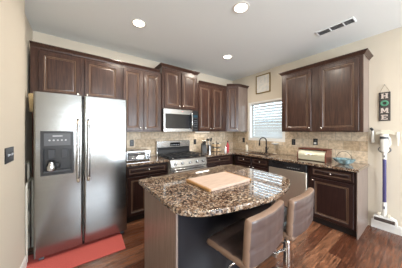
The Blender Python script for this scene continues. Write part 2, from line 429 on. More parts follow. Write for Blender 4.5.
# diagonal corner cabinet
t = thing('corner_cabinet', 'narrow angled corner wall cabinet left of the sink window', 'cabinet', (0, 0, 1.37), 0, 'upper wall cabinets')
HH = 1.09
obj('body', prism(B(), [(-.001, -.001), (-.573, -.001), (-.573, -.335), (-.34, -.50), (-.001, -.50)], 0, HH), 'cab', t, smooth=False)
a, b = Vector((-.573, -.335)), Vector((-.34, -.50)); L = (b-a).length; ang = math.atan2(b.y-a.y, b.x-a.x)
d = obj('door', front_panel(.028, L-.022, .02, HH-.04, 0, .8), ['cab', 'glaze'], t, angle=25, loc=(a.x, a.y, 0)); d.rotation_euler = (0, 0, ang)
knob(L-.045, .065, -.018, d)
obj('end_panel', box(B(), -.338, -.002, -.506, -.5, 0, HH-.013), 'panel', t)
crown(t, [(-.573, -.335), (-.34, -.507), (-.001, -.507)], HH-.012)
# right uppers on the window wall (local x = -worldY)
upper('large two door wall cabinet to the right of the sink window', 1.56, 2.69, 1.37, 2.435, D, [(1.605, 2.065, 'r'), (2.18, 2.65, 'l')], WW,
      crown_pts=[(1.56, -.001), (1.56, -D), (2.697, -D), (2.697, -.001)], ends='r')

# base cabinets
BH = .865; BD = .61
def base(label, x0, x1, doors, drawers, rot=0, ends='', shelf=0):
    cx = (x0+x1)/2; p = Vector((cx, 0, 0)); p.rotate(Matrix.Rotation(rot, 3, 'Z'))
    t = thing('base_cabinet', label, 'cabinet', p, rot, 'base cabinets')
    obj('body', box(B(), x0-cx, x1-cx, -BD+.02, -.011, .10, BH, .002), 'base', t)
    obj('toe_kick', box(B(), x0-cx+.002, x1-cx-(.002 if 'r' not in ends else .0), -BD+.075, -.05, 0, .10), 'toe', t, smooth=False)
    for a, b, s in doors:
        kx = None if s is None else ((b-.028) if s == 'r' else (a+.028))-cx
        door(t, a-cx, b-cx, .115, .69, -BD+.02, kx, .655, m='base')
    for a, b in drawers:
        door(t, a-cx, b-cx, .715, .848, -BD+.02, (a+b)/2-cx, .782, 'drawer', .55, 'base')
    if 'r' in ends: obj('end_panel', box(B(), x1-cx, x1-cx+.008, -BD+.005, -.002, 0, BH), 'panel', t)
    return t
base('dark base cabinet between the refrigerator and the range under the toaster oven', -2.885, -2.222, [(-2.865, -2.56, 'r'), (-2.54, -2.24, 'l')], [(-2.865, -2.24)])
base('dark base cabinet just right of the range running to the corner', -1.445, -.64, [(-1.42, -1.08, 'r'), (-1.06, -.72, 'l')], [(-1.42, -.72)])
base('dark sink base cabinet with two narrow false drawers beneath the faucet', .62, 1.465, [(.70, 1.07, 'r'), (1.09, 1.45, 'l')], [(.70, 1.07), (1.09, 1.45)], WW)
base('dark base cabinet at the open end of the counter beside the stick vacuum', 2.115, 2.68, [(2.16, 2.65, 'l')], [(2.16, 2.65)], WW, 'r')

# dishwasher
t = thing('dishwasher', 'built in dishwasher with steel door and black control strip', 'dishwasher', (0, -1.79, 0), WW)
obj('body', box(B(), -.305, .31, -.57, -.03, .10, .862), 'black', t)
obj('toe_panel', box(B(), -.30, .305, -.54, -.50, .0, .099), 'black', t)
obj('door', box(B(), -.315, .315, -.625, -.575, .11, .735, .005), 'steel_dw', t)
cp = obj('control_panel', box(B(), -.315, .315, -.63, -.575, .738, .862, .006), 'black', t)
bm = B(); tube(bm, [(-.24+.48*i/12, -.632-.022*math.sin(PI*i/12), .832-.012*math.sin(PI*i/12)) for i in range(13)], .010, 8)
obj('handle', bm, 'glassblack', cp)
for i in range(6): obj('button', box(B(), .02+i*.035, .042+i*.035, -.632, -.630, .775, .783), 'lgrey', cp, smooth=False)

# ------------------------------------------------------------------ worktops
CT0, CT1 = .8655, .905
def soften(bm, off=.008):
    bmesh.ops.recalc_face_normals(bm, faces=bm.faces)
    es = [e for e in bm.edges if len(e.link_faces) == 2 and e.calc_face_angle(0) > .6]
    bmesh.ops.bevel(bm, geom=es, offset=off, segments=3, profile=.5, affect='EDGES'); return bm
bm = box(B(), -2.895, -2.219, -.645, -.0115, CT0, CT1); soften(bm)
tag(obj('worktop', bm, 'granite'), 'short brown granite worktop under the toaster oven left of the range', 'worktop')
bm = holed(B(), [-1.445, -.645, -.53, -.15, -.0115], [-2.705, -1.40, -.76, -.645, -.0115],
           [(-1.445, -.645, -2.705, -.645), (-.53, -.15, -1.40, -.76)], CT0, CT1, 'Z'); soften(bm)
tag(obj('worktop', bm, 'granite'), 'long L shaped brown granite worktop running under the sink window', 'worktop')
# sink
t = thing('kitchen_sink', 'undermount steel sink set in the worktop below the window', 'sink', (-.34, -1.08, .70))
bm = B()
def rr(hx, hy, z, r=.05, n_=5):
    out = []
    for cx, cy, a0 in ((hx-r, hy-r, 0), (-hx+r, hy-r, 90), (-hx+r, -hy+r, 180), (hx-r, -hy+r, 270)):
        for i in range(n_+1):
            a = math.radians(a0+90*i/n_); out.append((cx+r*math.cos(a), cy+r*math.sin(a), z))
    return out
loft(bm, [rr(.18, .31, -.012, .06), rr(.205, .335, -.0, .06), rr(.205, .335, .164, .06), rr(.187, .317, .164, .05), rr(.187, .317, .02, .05), rr(.17, .30, .0, .05)])
obj('basin', bm, 'steel2', t); obj('drain', lathe(B(), [(.04, .0005), (.04, .003), (.028, .004), (.02, .002)], (0, 0, 0)), 'chrome', t)
# island
t = thing('kitchen_island', 'kitchen island with dark body and brown granite top in mid room', 'kitchen island', (-2.32, -1.9, 0))
def IS(bm): bmesh.ops.translate(bm, verts=bm.verts, vec=(2.32, 1.9, 0)); return bm
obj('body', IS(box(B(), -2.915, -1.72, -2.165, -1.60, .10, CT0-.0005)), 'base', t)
obj('toe_kick', IS(box(B(), -2.90, -1.74, -2.15, -1.66, 0, .0995)), 'toe', t)
obj('end_panel', IS(box(B(), -2.932, -2.9155, -2.235, -1.585, 0, CT0-.0005, .001)), 'panel', t)
obj('end_panel', IS(box(B(), -1.7195, -1.703, -2.235, -1.585, 0, CT0-.0005, .001)), 'panel', t)
obj('seating_panel', IS(box(B(), -2.915, -1.72, -2.185, -2.1655, 0, CT0-.0005)), 'darkpanel', t)
for i in range(3):
    x = -2.89+i*.39
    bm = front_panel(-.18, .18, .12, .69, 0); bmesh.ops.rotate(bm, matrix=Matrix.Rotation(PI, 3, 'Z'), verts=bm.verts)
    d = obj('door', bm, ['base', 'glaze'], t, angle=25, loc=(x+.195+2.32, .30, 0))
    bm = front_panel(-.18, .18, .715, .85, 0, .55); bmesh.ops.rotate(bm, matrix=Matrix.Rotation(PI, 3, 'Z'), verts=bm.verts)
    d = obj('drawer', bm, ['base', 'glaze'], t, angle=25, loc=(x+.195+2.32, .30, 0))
bm = B(); prism(bm, [(-2.70, -2.186), (-2.692, -2.186), (-2.692, -2.205), (-2.70, -2.205)], .74, CT0-.004)
box(bm, -2.70, -2.692, -2.42, -2.186, CT0-.008, CT0-.001); obj('support_bracket', IS(bm), 'steel2', t, smooth=False)
# island top outline
out = []
def corner(cx, cy, r, a0, a1, n_=6):
    for i in range(n_+1):
        a = math.radians(a0+(a1-a0)*i/n_); out.append((cx+r*math.cos(a), cy+r*math.sin(a)))
corner(-2.975+.03, -1.52-.03, .03, 180, 90)
corner(-1.66-.07, -1.51-.07, .07, 90, 0)
out += [(-1.662, -2.12), (-1.668, -2.24), (-1.70, -2.34), (-1.765, -2.41), (-1.86, -2.462), (-1.976, -2.502), (-2.09, -2.53), (-2.20, -2.545), (-2.336, -2.547), (-2.523, -2.52), (-2.641, -2.492), (-2.772, -2.456), (-2.846, -2.426), (-2.905, -2.382), (-2.945, -2.335), (-2.966, -2.28), (-2.975, -2.21)]
bm = B(); prism(bm, [(a+2.32, b+1.9) for a, b in out], CT0, CT1); soften(bm, .009)
obj('island_top', bm, 'granite', t, angle=50)

# ------------------------------------------------------------------ refrigerator
fx0, fx1 = -3.83, -2.915; fw = fx1-fx0
t = thing('refrigerator', 'stainless side by side refrigerator with in door dispenser', 'refrigerator', ((fx0+fx1)/2, 0, 0))
cx = (fx0+fx1)/2; sp = -3.402-cx; a, b = fx0-cx, fx1-cx
obj('body', box(B(), a+.008, b-.008, -.715, -.05, .03, 1.775, .006), 'side', t)
obj('grille', box(B(), a+.02, b-.02, -.735, -.70, .010, .046, .003), 'black', t)
for i in range(5): pass
def fdoor(x0, x1, hole=None):
    bm = B(); r = .022; z0, z1 = .048, 1.80; y0, y1 = -.80, -.72
    if hole is None:
        prism(bm, [(x0, y1), (x0, y0+r)] + [(x0+r-r*math.cos(q), y0+r-r*math.sin(q)) for q in (PI/8, PI/4, 3*PI/8)] + [(x0+r, y0)] +
              [(x1-r, y0)] + [(x1-r+r*math.sin(q), y0+r-r*math.cos(q)) for q in (PI/8, PI/4, 3*PI/8)] + [(x1, y0+r), (x1, y1)], z0, z1)
    else:
        holed(bm, [x0, hole[0], hole[1], x1], [z0, hole[2], hole[3], z1], [hole], y0, y1, 'Y')
        bmesh.ops.recalc_face_normals(bm, faces=bm.faces)
        es = [e for e in bm.edges if e.calc_face_angle(0) > .6 and all(abs(v.co.y-y0) < 1e-5 for v in e.verts) and
              (all(abs(v.co.x-x0) < 1e-5 for v in e.verts) or all(abs(v.co.x-x1) < 1e-5 for v in e.verts))]
        bmesh.ops.bevel(bm, geom=es, offset=r, segments=4, profile=.5, affect='EDGES')
    return bm
hx0, hx1, hz0, hz1 = -3.775-cx, -3.492-cx, .905, 1.385
d1 = obj('freezer_door', fdoor(a, sp-.004, (hx0, hx1, hz0, hz1)), 'steel', t)
d2 = obj('fridge_door', fdoor(sp+.004, b), 'steel', t)
for dd, hx in ((d1, sp-.05), (d2, sp+.05)):
    bm = B(); tube(bm, [(hx, -.803, .80), (hx, -.838, .815), (hx, -.852, .86)] + [(hx, -.855, .9+i*.095) for i in range(6)] + [(hx, -.852, 1.45), (hx, -.838, 1.50), (hx, -.803, 1.52)], .016, 12)
    h = obj('handle', bm, 'steel2', dd)
    for z in (.825, 1.485): obj('handle_end', box(B(), hx-.016, hx+.016, -.862, -.803, z-.025, z+.025, .012, seg=3), 'copper', h)
# dispenser
dp = obj('dispenser', holed(B(), [hx0+.001, hx0+.022, hx1-.022, hx1-.001], [hz0+.001, hz0+.03, 1.19, hz1-.001], [(hx0+.022, hx1-.022, hz0+.03, 1.19)], -.808, -.78, 'Y'), 'black', d1, smooth=False)
bm = B(); box(bm, hx0+.001, hx1-.001, -.733, -.722, hz0+.001, hz1-.001); obj('recess', bm, 'black', dp)
obj('control_strip', box(B(), hx0+.03, hx1-.03, -.812, -.806, 1.225, 1.36, .002), 'grey', dp)
for i in range(5): obj('button', lathe(B(), [(.009, 0), (.009, .003), (.006, .004)], (hx0+.075+i*.034, -.8115, 1.285), 12, 'Y'), 'lgrey', dp)
obj('display_strip', box(B(), hx0+.10, hx1-.10, -.8135, -.811, 1.325, 1.337), 'lgrey', dp, smooth=False)
for xx in (hx0+.085, hx1-.085):
    obj('paddle', prism(B(), [(-.735, 1.17), (-.775, 1.18), (-.770, 1.15), (-.750, 1.08), (-.735, 1.08)], xx-.024, xx+.024, 'X', .004), 'grey', dp)
obj('drip_tray', box(B(), hx0+.025, hx1-.025, -.80, -.735, hz0+.031, hz0+.045, .003), 'grey', dp)
# steel pitcher standing in dispenser
pt = thing('water_pitcher', 'small grey pitcher standing in the refrigerator dispenser recess', 'pitcher', (-3.69, -.781, hz0+.0455))
obj('body', lathe(B(), [(.028, 0), (.034, .01), (.034, .05), (.024, .08), (.020, .095), (.022, .103), (.019, .104), (.017, .095), (.001, .09)], (0, 0, 0)), 'steel2', pt)
pt.scale = (1.3, 1.25, .95)
obj('lid', lathe(B(), [(.0225, .1045), (.023, .114), (.008, .118), (.001, .118)]), 'black', pt)
obj('handle', tube(B(), [(.023, 0, .088), (.05, 0, .09), (.058, 0, .07), (.055, 0, .035), (.034, 0, .02)], .004, 8), 'black', pt)
for x in (a+.06, b-.06): obj('roller', lathe(B(), [(.001, -.02), (.018, -.02), (.018, .02), (.001, .02)], (x, -.76, .018), 14, 'X'), 'grey', t)
for x in (a+.09, b-.09): obj('hinge_cover', box(B(), x-.05, x+.05, -.76, -.66, 1.776, 1.80, .005), 'side', t) if False else None
# mat
bm = B(); box(bm, -.46, .46, -.235, .235, .0005, .009, .003)
mo = tag(obj('floor_mat', bm, 'mat', loc=(-3.45, -.86, 0)), 'coral red floor mat lying in front of the refrigerator', 'mat')
mo.rotation_euler = (0, 0, math.radians(-2.5))

# ------------------------------------------------------------------ microwave
t = thing('microwave_oven', 'stainless over the range microwave under the raised cabinet', 'microwave', (-1.8325, 0, 1.37))
obj('body', box(B(), -.378, .378, -.37, -.012, 0, .42, .003), 'black', t)
f = obj('door', holed(B(), [-.38, -.345, .225, .235], [.003, .06, .335, .42], [(-.345, .225, .06, .335)], -.40, -.372, 'Y'), 'steel2', t, smooth=False)
obj('door_window', box(B(), -.345, .225, -.398, -.375, .06, .335), 'glassblack', f)
obj('handle', tube(B(), [(.205, -.40, .05), (.205, -.435, .07), (.205, -.445, .13), (.205, -.447, .21), (.205, -.445, .29), (.205, -.435, .35), (.205, -.40, .37)], .012, 10), 'steel2', f)
c = obj('control_panel', box(B(), .238, .38, -.40, -.372, .003, .42, .003), 'black', t)
obj('keypad', box(B(), .262, .36, -.4015, -.3995, .07, .26), 'glassblack', c)
obj('clock_display', box(B(), .262, .36, -.4015, -.3995, .29, .335), 'display', c)
for i in range(4):
    for j in range(3): obj('button', box(B(), .27+j*.03, .29+j*.03, -.4025, -.4014, .085+i*.042, .11+i*.042), 'grey', c, smooth=False)
obj('clock_light', box(B(), .008, .024, -.402, -.3995, .385, .393), 'led', f, smooth=False)

# ------------------------------------------------------------------ range
t = thing('gas_range', 'stainless freestanding gas range with black grates', 'range', (-1.8325, 0, 0))
obj('body', box(B(), -.378, .378, -.64, -.02, .03, .885, .003), 'side', t)
for x in (-.33, .33):
    for y in (-.58, -.08): obj('foot', lathe(B(), [(.018, 0), (.018, .03)], (x, y, 0), 12), 'black', t)
d = obj('oven_door', box(B(), -.376, .376, -.685, -.642, .20, .745, .006), 'steel2', t)
obj('oven_window', box(B(), -.26, .26, -.6865, -.684, .33, .62, .004), 'glassblack', d)
bm = B(); tube(bm, [(-.31, -.686, .70), (-.31, -.735, .70)], .009, 8); h = obj('handle_post', bm, 'steel2', d)
bm = B(); tube(bm, [(.31, -.686, .70), (.31, -.735, .70)], .009, 8); h = obj('handle_post', bm, 'steel2', d)
obj('handle', tube(B(), [(-.35, -.738, .70), (.35, -.738, .70)], .013, 12), 'steel2', d)
obj('drawer', box(B(), -.376, .376, -.68, -.642, .04, .19, .006), 'steel2', t)
cp = obj('control_panel', prism(B(), [(-.64, .755), (-.69, .755), (-.695, .77), (-.672, .885), (-.64, .90)], -.378, .378, 'X', .003), 'steel2', t)
for x in (-.29, -.155, 0, .155, .29):
    k = obj('burner_knob', lathe(B(), [(.026, 0), (.026, .006), (.021, .010), (.019, .034), (.015, .037), (.001, .037)], (x, -.682, .825), 16, 'Y'), 'steel2', cp)
obj('cooktop', box(B(), -.378, .378, -.64, -.085, .886, .908, .004), 'glassblack', t)
for sgn in (-1, 0, 1):
    g = B(); x0, x1, y0, y1, z = sgn*.245-.115, sgn*.245+.115, -.615, -.125, .938
    for xx in (x0, (x0+x1)/2, x1): box(g, xx-.006, xx+.006, y0, y1, z-.008, z+.004)
    for yy in (y0, y0+.12, (y0+y1)/2, y1-.12, y1): box(g, x0-.006, x1+.006, yy-.006, yy+.006, z-.0075, z+.0045)
    for xx in (x0, x1):
        for yy in (y0, y1): box(g, xx-.008, xx+.008, yy-.008, yy+.008, .908, z)
    obj('grate', g, 'iron', t, smooth=False)
for x, y in ((-.245, -.25), (-.245, -.49), (0, -.37), (.245, -.25), (.245, -.49)):
    obj('burner', lathe(B(), [(.045, .908), (.045, .916), (.032, .917), (.032, .925), (.001, .927)], (x, y, 0), 20), 'iron', t)
bg = obj('backguard', prism(B(), [(-.02, .886), (-.084, .886), (-.084, .93), (-.07, 1.0), (-.078, 1.165), (-.07, 1.18), (-.02, 1.18)], -.378, .378, 'X', .004), 'steel2', t)
obj('vent_strip', prism(B(), [(-.0845, .93), (-.088, .93), (-.0745, 1.0), (-.0775, 1.055), (-.074, 1.055), (-.0705, 1.0)], -.36, .36, 'X'), 'black', bg, smooth=False)
obj('clock_display', prism(B(), [(-.0745, 1.07), (-.0785, 1.07), (-.0815, 1.145), (-.0775, 1.145)], -.09, .13, 'X'), 'glassblack', bg, smooth=False)
for i in range(4): obj('button', prism(B(), [(-.076, 1.09), (-.081, 1.09), (-.082, 1.105), (-.077, 1.105)], -.07+i*.05, -.045+i*.05, 'X'), 'lgrey', bg, smooth=False)

# ------------------------------------------------------------------ stools
def pad(W, Dp, T, seams=(), n_=28, p=6, bend=None, fold=.006, one_side=False):
    bm = B(); top = []; bot = []
    for i in range(n_+1):
        rt, rb = [], []
        for j in range(n_+1):
            u, v = -1+2*i/n_, -1+2*j/n_
            u = math.copysign(1-(1-abs(u))**1.5, u) if False else math.sin(u*PI/2); v = math.sin(v*PI/2)
            e = max(0., 1-abs(u)**p)**(1/2.2)*max(0., 1-abs(v)**p)**(1/2.2)
            x, y = u*W/2, v*Dp/2
            g = 0
            for ax_, s in seams:
                q = (x if ax_ == 'x' else y)-s; g = max(g, math.exp(-(q/.008)**2))
            edge = i in (0, n_) or j in (0, n_)
            zt = T/2*e - (fold*g*e); zb = -T/2*e + (0 if one_side else fold*g*e)
            P = Vector((x, y, zt)); Q = Vector((x, y, zb))
            # rounded plan corners
            for V_ in (P, Q):
                if abs(u) > .8 and abs(v) > .8:
                    k = ((abs(u)-.8)/.2)*((abs(v)-.8)/.2); V_.x *= 1-.03*k; V_.y *= 1-.03*k
            if bend: P = bend(P); Q = bend(Q)
            a_ = bm.verts.new(P); rt.append(a_); rb.append(a_ if edge else bm.verts.new(Q))
        top.append(rt); bot.append(rb)
    for i in range(n_):
        for j in range(n_):
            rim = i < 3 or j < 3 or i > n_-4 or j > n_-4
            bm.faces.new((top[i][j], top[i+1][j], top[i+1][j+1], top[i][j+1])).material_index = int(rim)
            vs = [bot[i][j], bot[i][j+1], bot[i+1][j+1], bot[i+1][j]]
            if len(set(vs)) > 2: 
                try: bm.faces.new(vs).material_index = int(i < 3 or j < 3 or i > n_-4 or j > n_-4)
                except ValueError: pass
    return bm
def make_stool(label, loc, rz):
    t = thing('bar_stool', label, 'stool', loc, rz, 'bar stools at the island')
    SZ = .612
    def bs(P):
        y = P.y; d = 0
        if y > .10: d = (y-.10)**2*1.6          # waterfall front
        return Vector((P.x, y+.045, P.z-d+SZ-.035))
    g = .40/3
    s = obj('seat', pad(.475, .375, .06, [('x', -g/2), ('x', g/2), ('y', -.06), ('y', .06)], 30, 20, bs, .008), ['vinyl', 'vinyl_lit_edge'], t, angle=80)
    def bb(P):
        z = P.y; x = P.x; w_ = 1-.03*max(0, z/.15)
        return Vector((x*w_, -.135-(z+.14)*.05 - P.z + .5*x*x, SZ+.105+z))
    obj('backrest', pad(.475, .30, .06, [('x', -g/2), ('x', g/2), ('y', -.03), ('y', .07)], 30, 20, bb, .006, True), ['vinyl', 'vinyl_lit_edge'], t, angle=80)
    obj('seat_plate', box(B(), -.09, .09, -.09, .09, SZ-.10, SZ-.072, .004), 'black', t)
    obj('post', lathe(B(), [(.019, .40), (.019, SZ-.10)], (0, 0, 0)), 'chrome', t)
    obj('column', lathe(B(), [(.031, .03), (.029, .05), (.028, .40), (.024, .405)], (0, 0, 0)), 'chrome', t)
    obj('base', lathe(B(), [(.195, 0), (.195, .006), (.17, .012), (.08, .022), (.034, .045), (.03, .05)], (0, 0, 0), 40), 'chrome', t)
    pts = [(0, .028, .30), (-.06, .05, .30)] + [tuple(v) for v in arc((0, .085, .30), .098, 205, -25, 16, 'XY')] + [(.06, .05, .30), (0.004, .028, .30)]
    obj('footrest', tube(B(), pts, .010, 10), 'chrome', t)
    obj('height_lever', tube(B(), [(.0, .02, SZ-.108), (.10, .02, SZ-.115), (.16, .02, SZ-.125)], .005, 8), 'chrome', t)
    return t
s1 = make_stool('brown tufted bar stool nearer the end panel, in front of the other stool', (-2.437, -2.455, 0), math.radians(5))
s2 = dup(s1, (-1.94, -2.47, 0), math.radians(4), 'brown tufted bar stool farther along the island, closer to the base cabinets')

# ------------------------------------------------------------------ cutting board
t = thing('cutting_board', 'large light wood cutting board lying on the island top', 'cutting board', (-2.365, -2.034, CT1), 0)
obj('board', box(B(), -.24, .24, -.178, .178, .0005, .024, .004), 'board', t)
for s in (-1, 1): obj('end_strip', box(B(), s*.2405, s*.26, -.178, .178, .0005, .024, .004), 'boardedge', t)

# ------------------------------------------------------------------ counter items
# toaster oven
t = thing('toaster_oven', 'silver toaster oven on the counter beside the refrigerator', 'toaster oven', (-2.67, -.35, CT1))
obj('body', box(B(), -.19, .19, -.145, .15, .012, .165, .012, seg=2), 'steel2', t)
d = obj('door', box(B(), -.17, .10, -.156, -.1455, .03, .145, .004), 'black', t)
obj('handle', tube(B(), [(-.15, -.158, .130), (-.15, -.178, .130), (.08, -.178, .130), (.08, -.158, .130)], .006, 8), 'chrome', d)
for i in range(4): obj('rack_wire', tube(B(), [(-.16, -.158, .05+i*.018), (.09, -.158, .05+i*.018)], .002, 6), 'chrome', d)
for z in (.055, .095, .135): obj('dial', lathe(B(), [(.013, 0), (.011, .014), (.001, .015)], (.145, -.146, z), 14, 'Y'), 'black', t)
for x in (-.16, .16):
    for y in (-.12, .12): obj('foot', lathe(B(), [(.012, 0), (.012, .013)], (x, y, 0), 10), 'black', t)
# knife block
t = thing('knife_block', 'black slanted knife block standing just right of the range', 'knife block', (-1.19, -.24, CT1), math.radians(-20))
obj('block', prism(B(), [(-.10, 0), (.07, 0), (.07, .09), (.02, .20), (-.06, .165)], -.05, .05, 'X', .005), 'black', t)
for i in range(3):
    for j in range(2):
        x = -.03+i*.03; y = -.035+j*.035; z = .178+j*.014
        obj('knife_handle', tube(B(), [(x, y, z-.004), (x, y-.035, z+.07)], [.008, .010], 8), 'steel2' if j else 'black', t)
# utensil crock
t = thing('utensil_crock', 'grey metal crock holding upright utensils next to the knife block', 'utensil holder', (-1.03, -.24, CT1))
obj('crock', lathe(B(), [(.05, 0), (.055, .005), (.055, .15), (.058, .155), (.050, .155), (.049, .02), (.001, .018)]), 'steel2', t)
for i in range(5):
    a = i*1.3; r = .028; x, y = r*math.cos(a), r*math.sin(a); q = 1.7
    bm = tube(B(), [(x*.4, y*.4, .025), (x*q, y*q, .24+.01*i)], .004, 6)
    lathe(bm, [(.003, -.01), (.02, .0), (.024, .02), (.018, .04), (.002, .05)], (x*q, y*q, .24+.01*i), 10, fn=lambda A: .35+.65*abs(math.cos(A)))
    obj('utensil', bm, 'steel2' if i % 2 else 'black', t)
# spice carousel
t = thing('spice_rack', 'round wire spice rack with brown capped jars in the counter corner', 'spice rack', (-.81, -.24, CT1)); t.scale = (1.3, 1.3, .95)
obj('base', lathe(B(), [(.085, 0), (.085, .008), (.01, .012)], seg=28), 'bronze', t)
obj('pole', lathe(B(), [(.006, .01), (.006, .235), (.012, .24), (.001, .25)]), 'bronze', t)
for z in (.008, .115):
    for i in range(7):
        a = 2*PI*i/7; j = obj('jar', lathe(B(), [(.020, 0), (.022, .004), (.022, .06), (.018, .066)], (.06*math.cos(a), .06*math.sin(a), z+.001), 14), 'jar', t)
        obj('lid', lathe(B(), [(.020, .066), (.020, .084), (.001, .085)], (.06*math.cos(a), .06*math.sin(a), z+.001), 14), 'bronze' if i % 2 else 'cream', j)
obj('shelf', lathe(B(), [(.085, .108), (.085, .114), (.007, .115)], seg=28), 'bronze', t)
# bottles
def bottle(name, label, cat, loc, prof, cap, m, capm):
    t = thing(name, label, cat, loc)
    obj('body', lathe(B(), prof), m, t); obj('cap', lathe(B(), cap), capm, t); return t
bottle('sauce_bottle', 'red bottle with black cap in the counter corner', 'bottle', (-.56, -.36, CT1),
       [(.034, 0), (.037, .005), (.037, .13), (.016, .175), (.014, .205)], [(.017, .206), (.017, .24), (.001, .241)], 'red', 'black')
bottle('salt_shaker', 'small white shaker standing left of the red bottle', 'shaker', (-.67, -.40, CT1),
       [(.024, 0), (.026, .004), (.022, .085)], [(.023, .0855), (.021, .105), (.001, .112)], 'white', 'chrome')
bottle('soap_bottle', 'pale soap bottle with dark pump standing left of the faucet', 'soap bottle', (-.10, -.56, CT1),
       [(.030, 0), (.033, .004), (.033, .11), (.012, .135), (.012, .145)], [(.013, .1455), (.013, .16), (.005, .161), (.005, .185), (.022, .186), (.022, .192), (.001, .194)], 'cream', 'bronze')
# faucet
t = thing('kitchen_faucet', 'dark bronze gooseneck faucet behind the sink', 'faucet', (-.085, -1.08, CT1), math.radians(-25))
obj('base', lathe(B(), [(.030, 0), (.030, .006), (.024, .012), (.021, .03), (.021, .12), (.017, .13)]), 'bronze', t)
pts = [(0, 0, .12), (0, 0, .25)] + [tuple(v) for v in arc((-.082, 0, .25), .082, 0, 180, 14)] + [(-.164, 0, .22)]
obj('spout', tube(B(), pts, .0125, 12), 'bronze', t)
obj('spray_head', lathe(B(), [(.017, .0), (.019, .05), (.014, .075)], (-.164, 0, .155)), 'bronze', t)
obj('lever', tube(B(), [(0, -.02, .075), (0, -.05, .08), (.01, -.075, .12)], [.012, .009, .006], 10), 'bronze', t)
obj('lever_hub', lathe(B(), [(.018, -.046), (.02, -.02), (.02, .0)], (0, 0, .075), 14, 'X'), 'bronze', t) if False else None
# white ornament on stand
t = thing('dish_ornament', 'small white fluted dish on a thin stand right of the faucet', 'ornament', (-.10, -1.29, CT1))
obj('dish', lathe(B(), [(.01, .185), (.03, .19), (.072, .215), (.076, .222), (.066, .219), (.03, .20), (.001, .197)], seg=32, fn=lambda A: 1+.06*math.cos(10*A)), 'white', t)
obj('stand', lathe(B(), [(.04, 0), (.04, .005), (.004, .012), (.003, .184), (.001, .186)]), 'cream', t)
# bread box
t = thing('bread_box', 'cream bread box with red wood top on the right counter', 'bread box', (-.31, -2.095, CT1), WW)
prof = [(-.13, .012), (-.135, .06), (-.13, .11), (-.11, .145), (-.08, .165), (.12, .165), (.12, .012)]
obj('body', prism(B(), prof, -.19, .19, 'X', .003), 'breadfront', t)
for s in (-1, 1): obj('side_panel', prism(B(), [(a*1.04, z if z > .02 else .0) for a, z in prof], s*.1905, s*.205, 'X', .002), 'redwood', t)
obj('lid', box(B(), -.21, .21, -.095, .13, .1755, .195, .004), 'redwood', t)
obj('handle', tube(B(), [(-.10, -.137, .105), (-.10, -.15, .105), (.10, -.15, .105), (.10, -.137, .105)], .004, 8), 'nickel', t)
for s in (-1, 1): obj('riser', box(B(), s*.17-.02, s*.17+.02, -.07, .11, .1655, .1753), 'redwood', t)
# teal bowl
t = thing('fruit_bowl', 'teal scalloped bowl with tall wire handle on the counter end', 'bowl', (-.34, -2.49, CT1))
obj('bowl', lathe(B(), [(.035, 0), (.045, .006), (.08, .03), (.108, .075), (.112, .078), (.104, .076), (.074, .036), (.03, .014), (.001, .012)], seg=48,
    fn=lambda A: 1.12+.13*math.cos(7*A)), 'teal', t)
obj('wire_handle', tube(B(), [(0, -.10, .07)] + [tuple(v) for v in arc((0, 0, .13), .085, 180, 0, 12, 'YZ')][::-1][::-1] + [(0, .10, .07)] if False else
    [(0, .088*math.cos(math.radians(a)), .07+.115*math.sin(math.radians(a))) for a in range(0, 181, 12)], .0025, 6), 'bronze', t)

# ------------------------------------------------------------------ wall things
def outlet(name, label, u, z, rot, w_=.072, h_=.115, kind='outlet', n_=1, wallx=None):
    p = Vector((u, -.0105, z)); p.rotate(Matrix.Rotation(rot, 3, 'Z'))
    if wallx is not None: p = Vector((wallx, u, z))
    t = thing(name, label, kind, p, rot, 'dark wall plates' if kind == 'outlet' else None)
    obj('cover_plate', box(B(), -w_/2, w_/2, -.006, -.0005, -h_/2, h_/2, .002), 'black', t)
    for i in range(n_):
        x = (i-(n_-1)/2)*w_*.42
        if kind == 'outlet':
            for s in (-1, 1): obj('socket', lathe(B(), [(.015, 0), (.015, .0025), (.012, .003)], (x, -.0055, s*.022), 14, 'Y'), 'grey', t)
        else: obj('toggle', prism(B(), [(-.006, -.012), (-.02, .004), (-.018, .010), (-.006, .012)], x-.005, x+.005, 'X'), 'lgrey', t)
    return t
outlet('wall_outlet', 'black outlet plate on the tile above the toaster oven', -2.66, 1.165, 0)
outlet('wall_outlet', 'black outlet plate on the tile right of the range', -1.27, 1.135, 0)
outlet('wall_outlet', 'black outlet plate on the tile right of the faucet below the wall cabinet', 1.63, 1.165, WW)
outlet('wall_outlet', 'black outlet plate on the tile left of the sink window', .39, 1.15, WW)
ob = outlet('wall_outlet', 'black outlet plate with white plug above the bread box', 2.01, 1.19, WW)
obj('plug', box(B(), -.017, .017, -.035, -.009, -.04, -.005, .004), 'white', ob)
outlet('light_switch', 'dark double light switch plate on the left wall', -1.285, 1.20, PI/2, .20, .118, 'light switch', 2, XN)
# picture frame
t = thing('picture_frame', 'thin gold framed print hanging above the sink window', 'picture', (0, -.945, 2.26), WW)
obj('frame', holed(B(), [-.185, -.165, .165, .185], [0, .02, .405, .425], [(-.165, .165, .02, .405)], -.022, -.001, 'Y'), 'gold', t, smooth=False)
obj('print', box(B(), -.165, .165, -.010, -.004, .02, .405), 'paper', t, smooth=False)
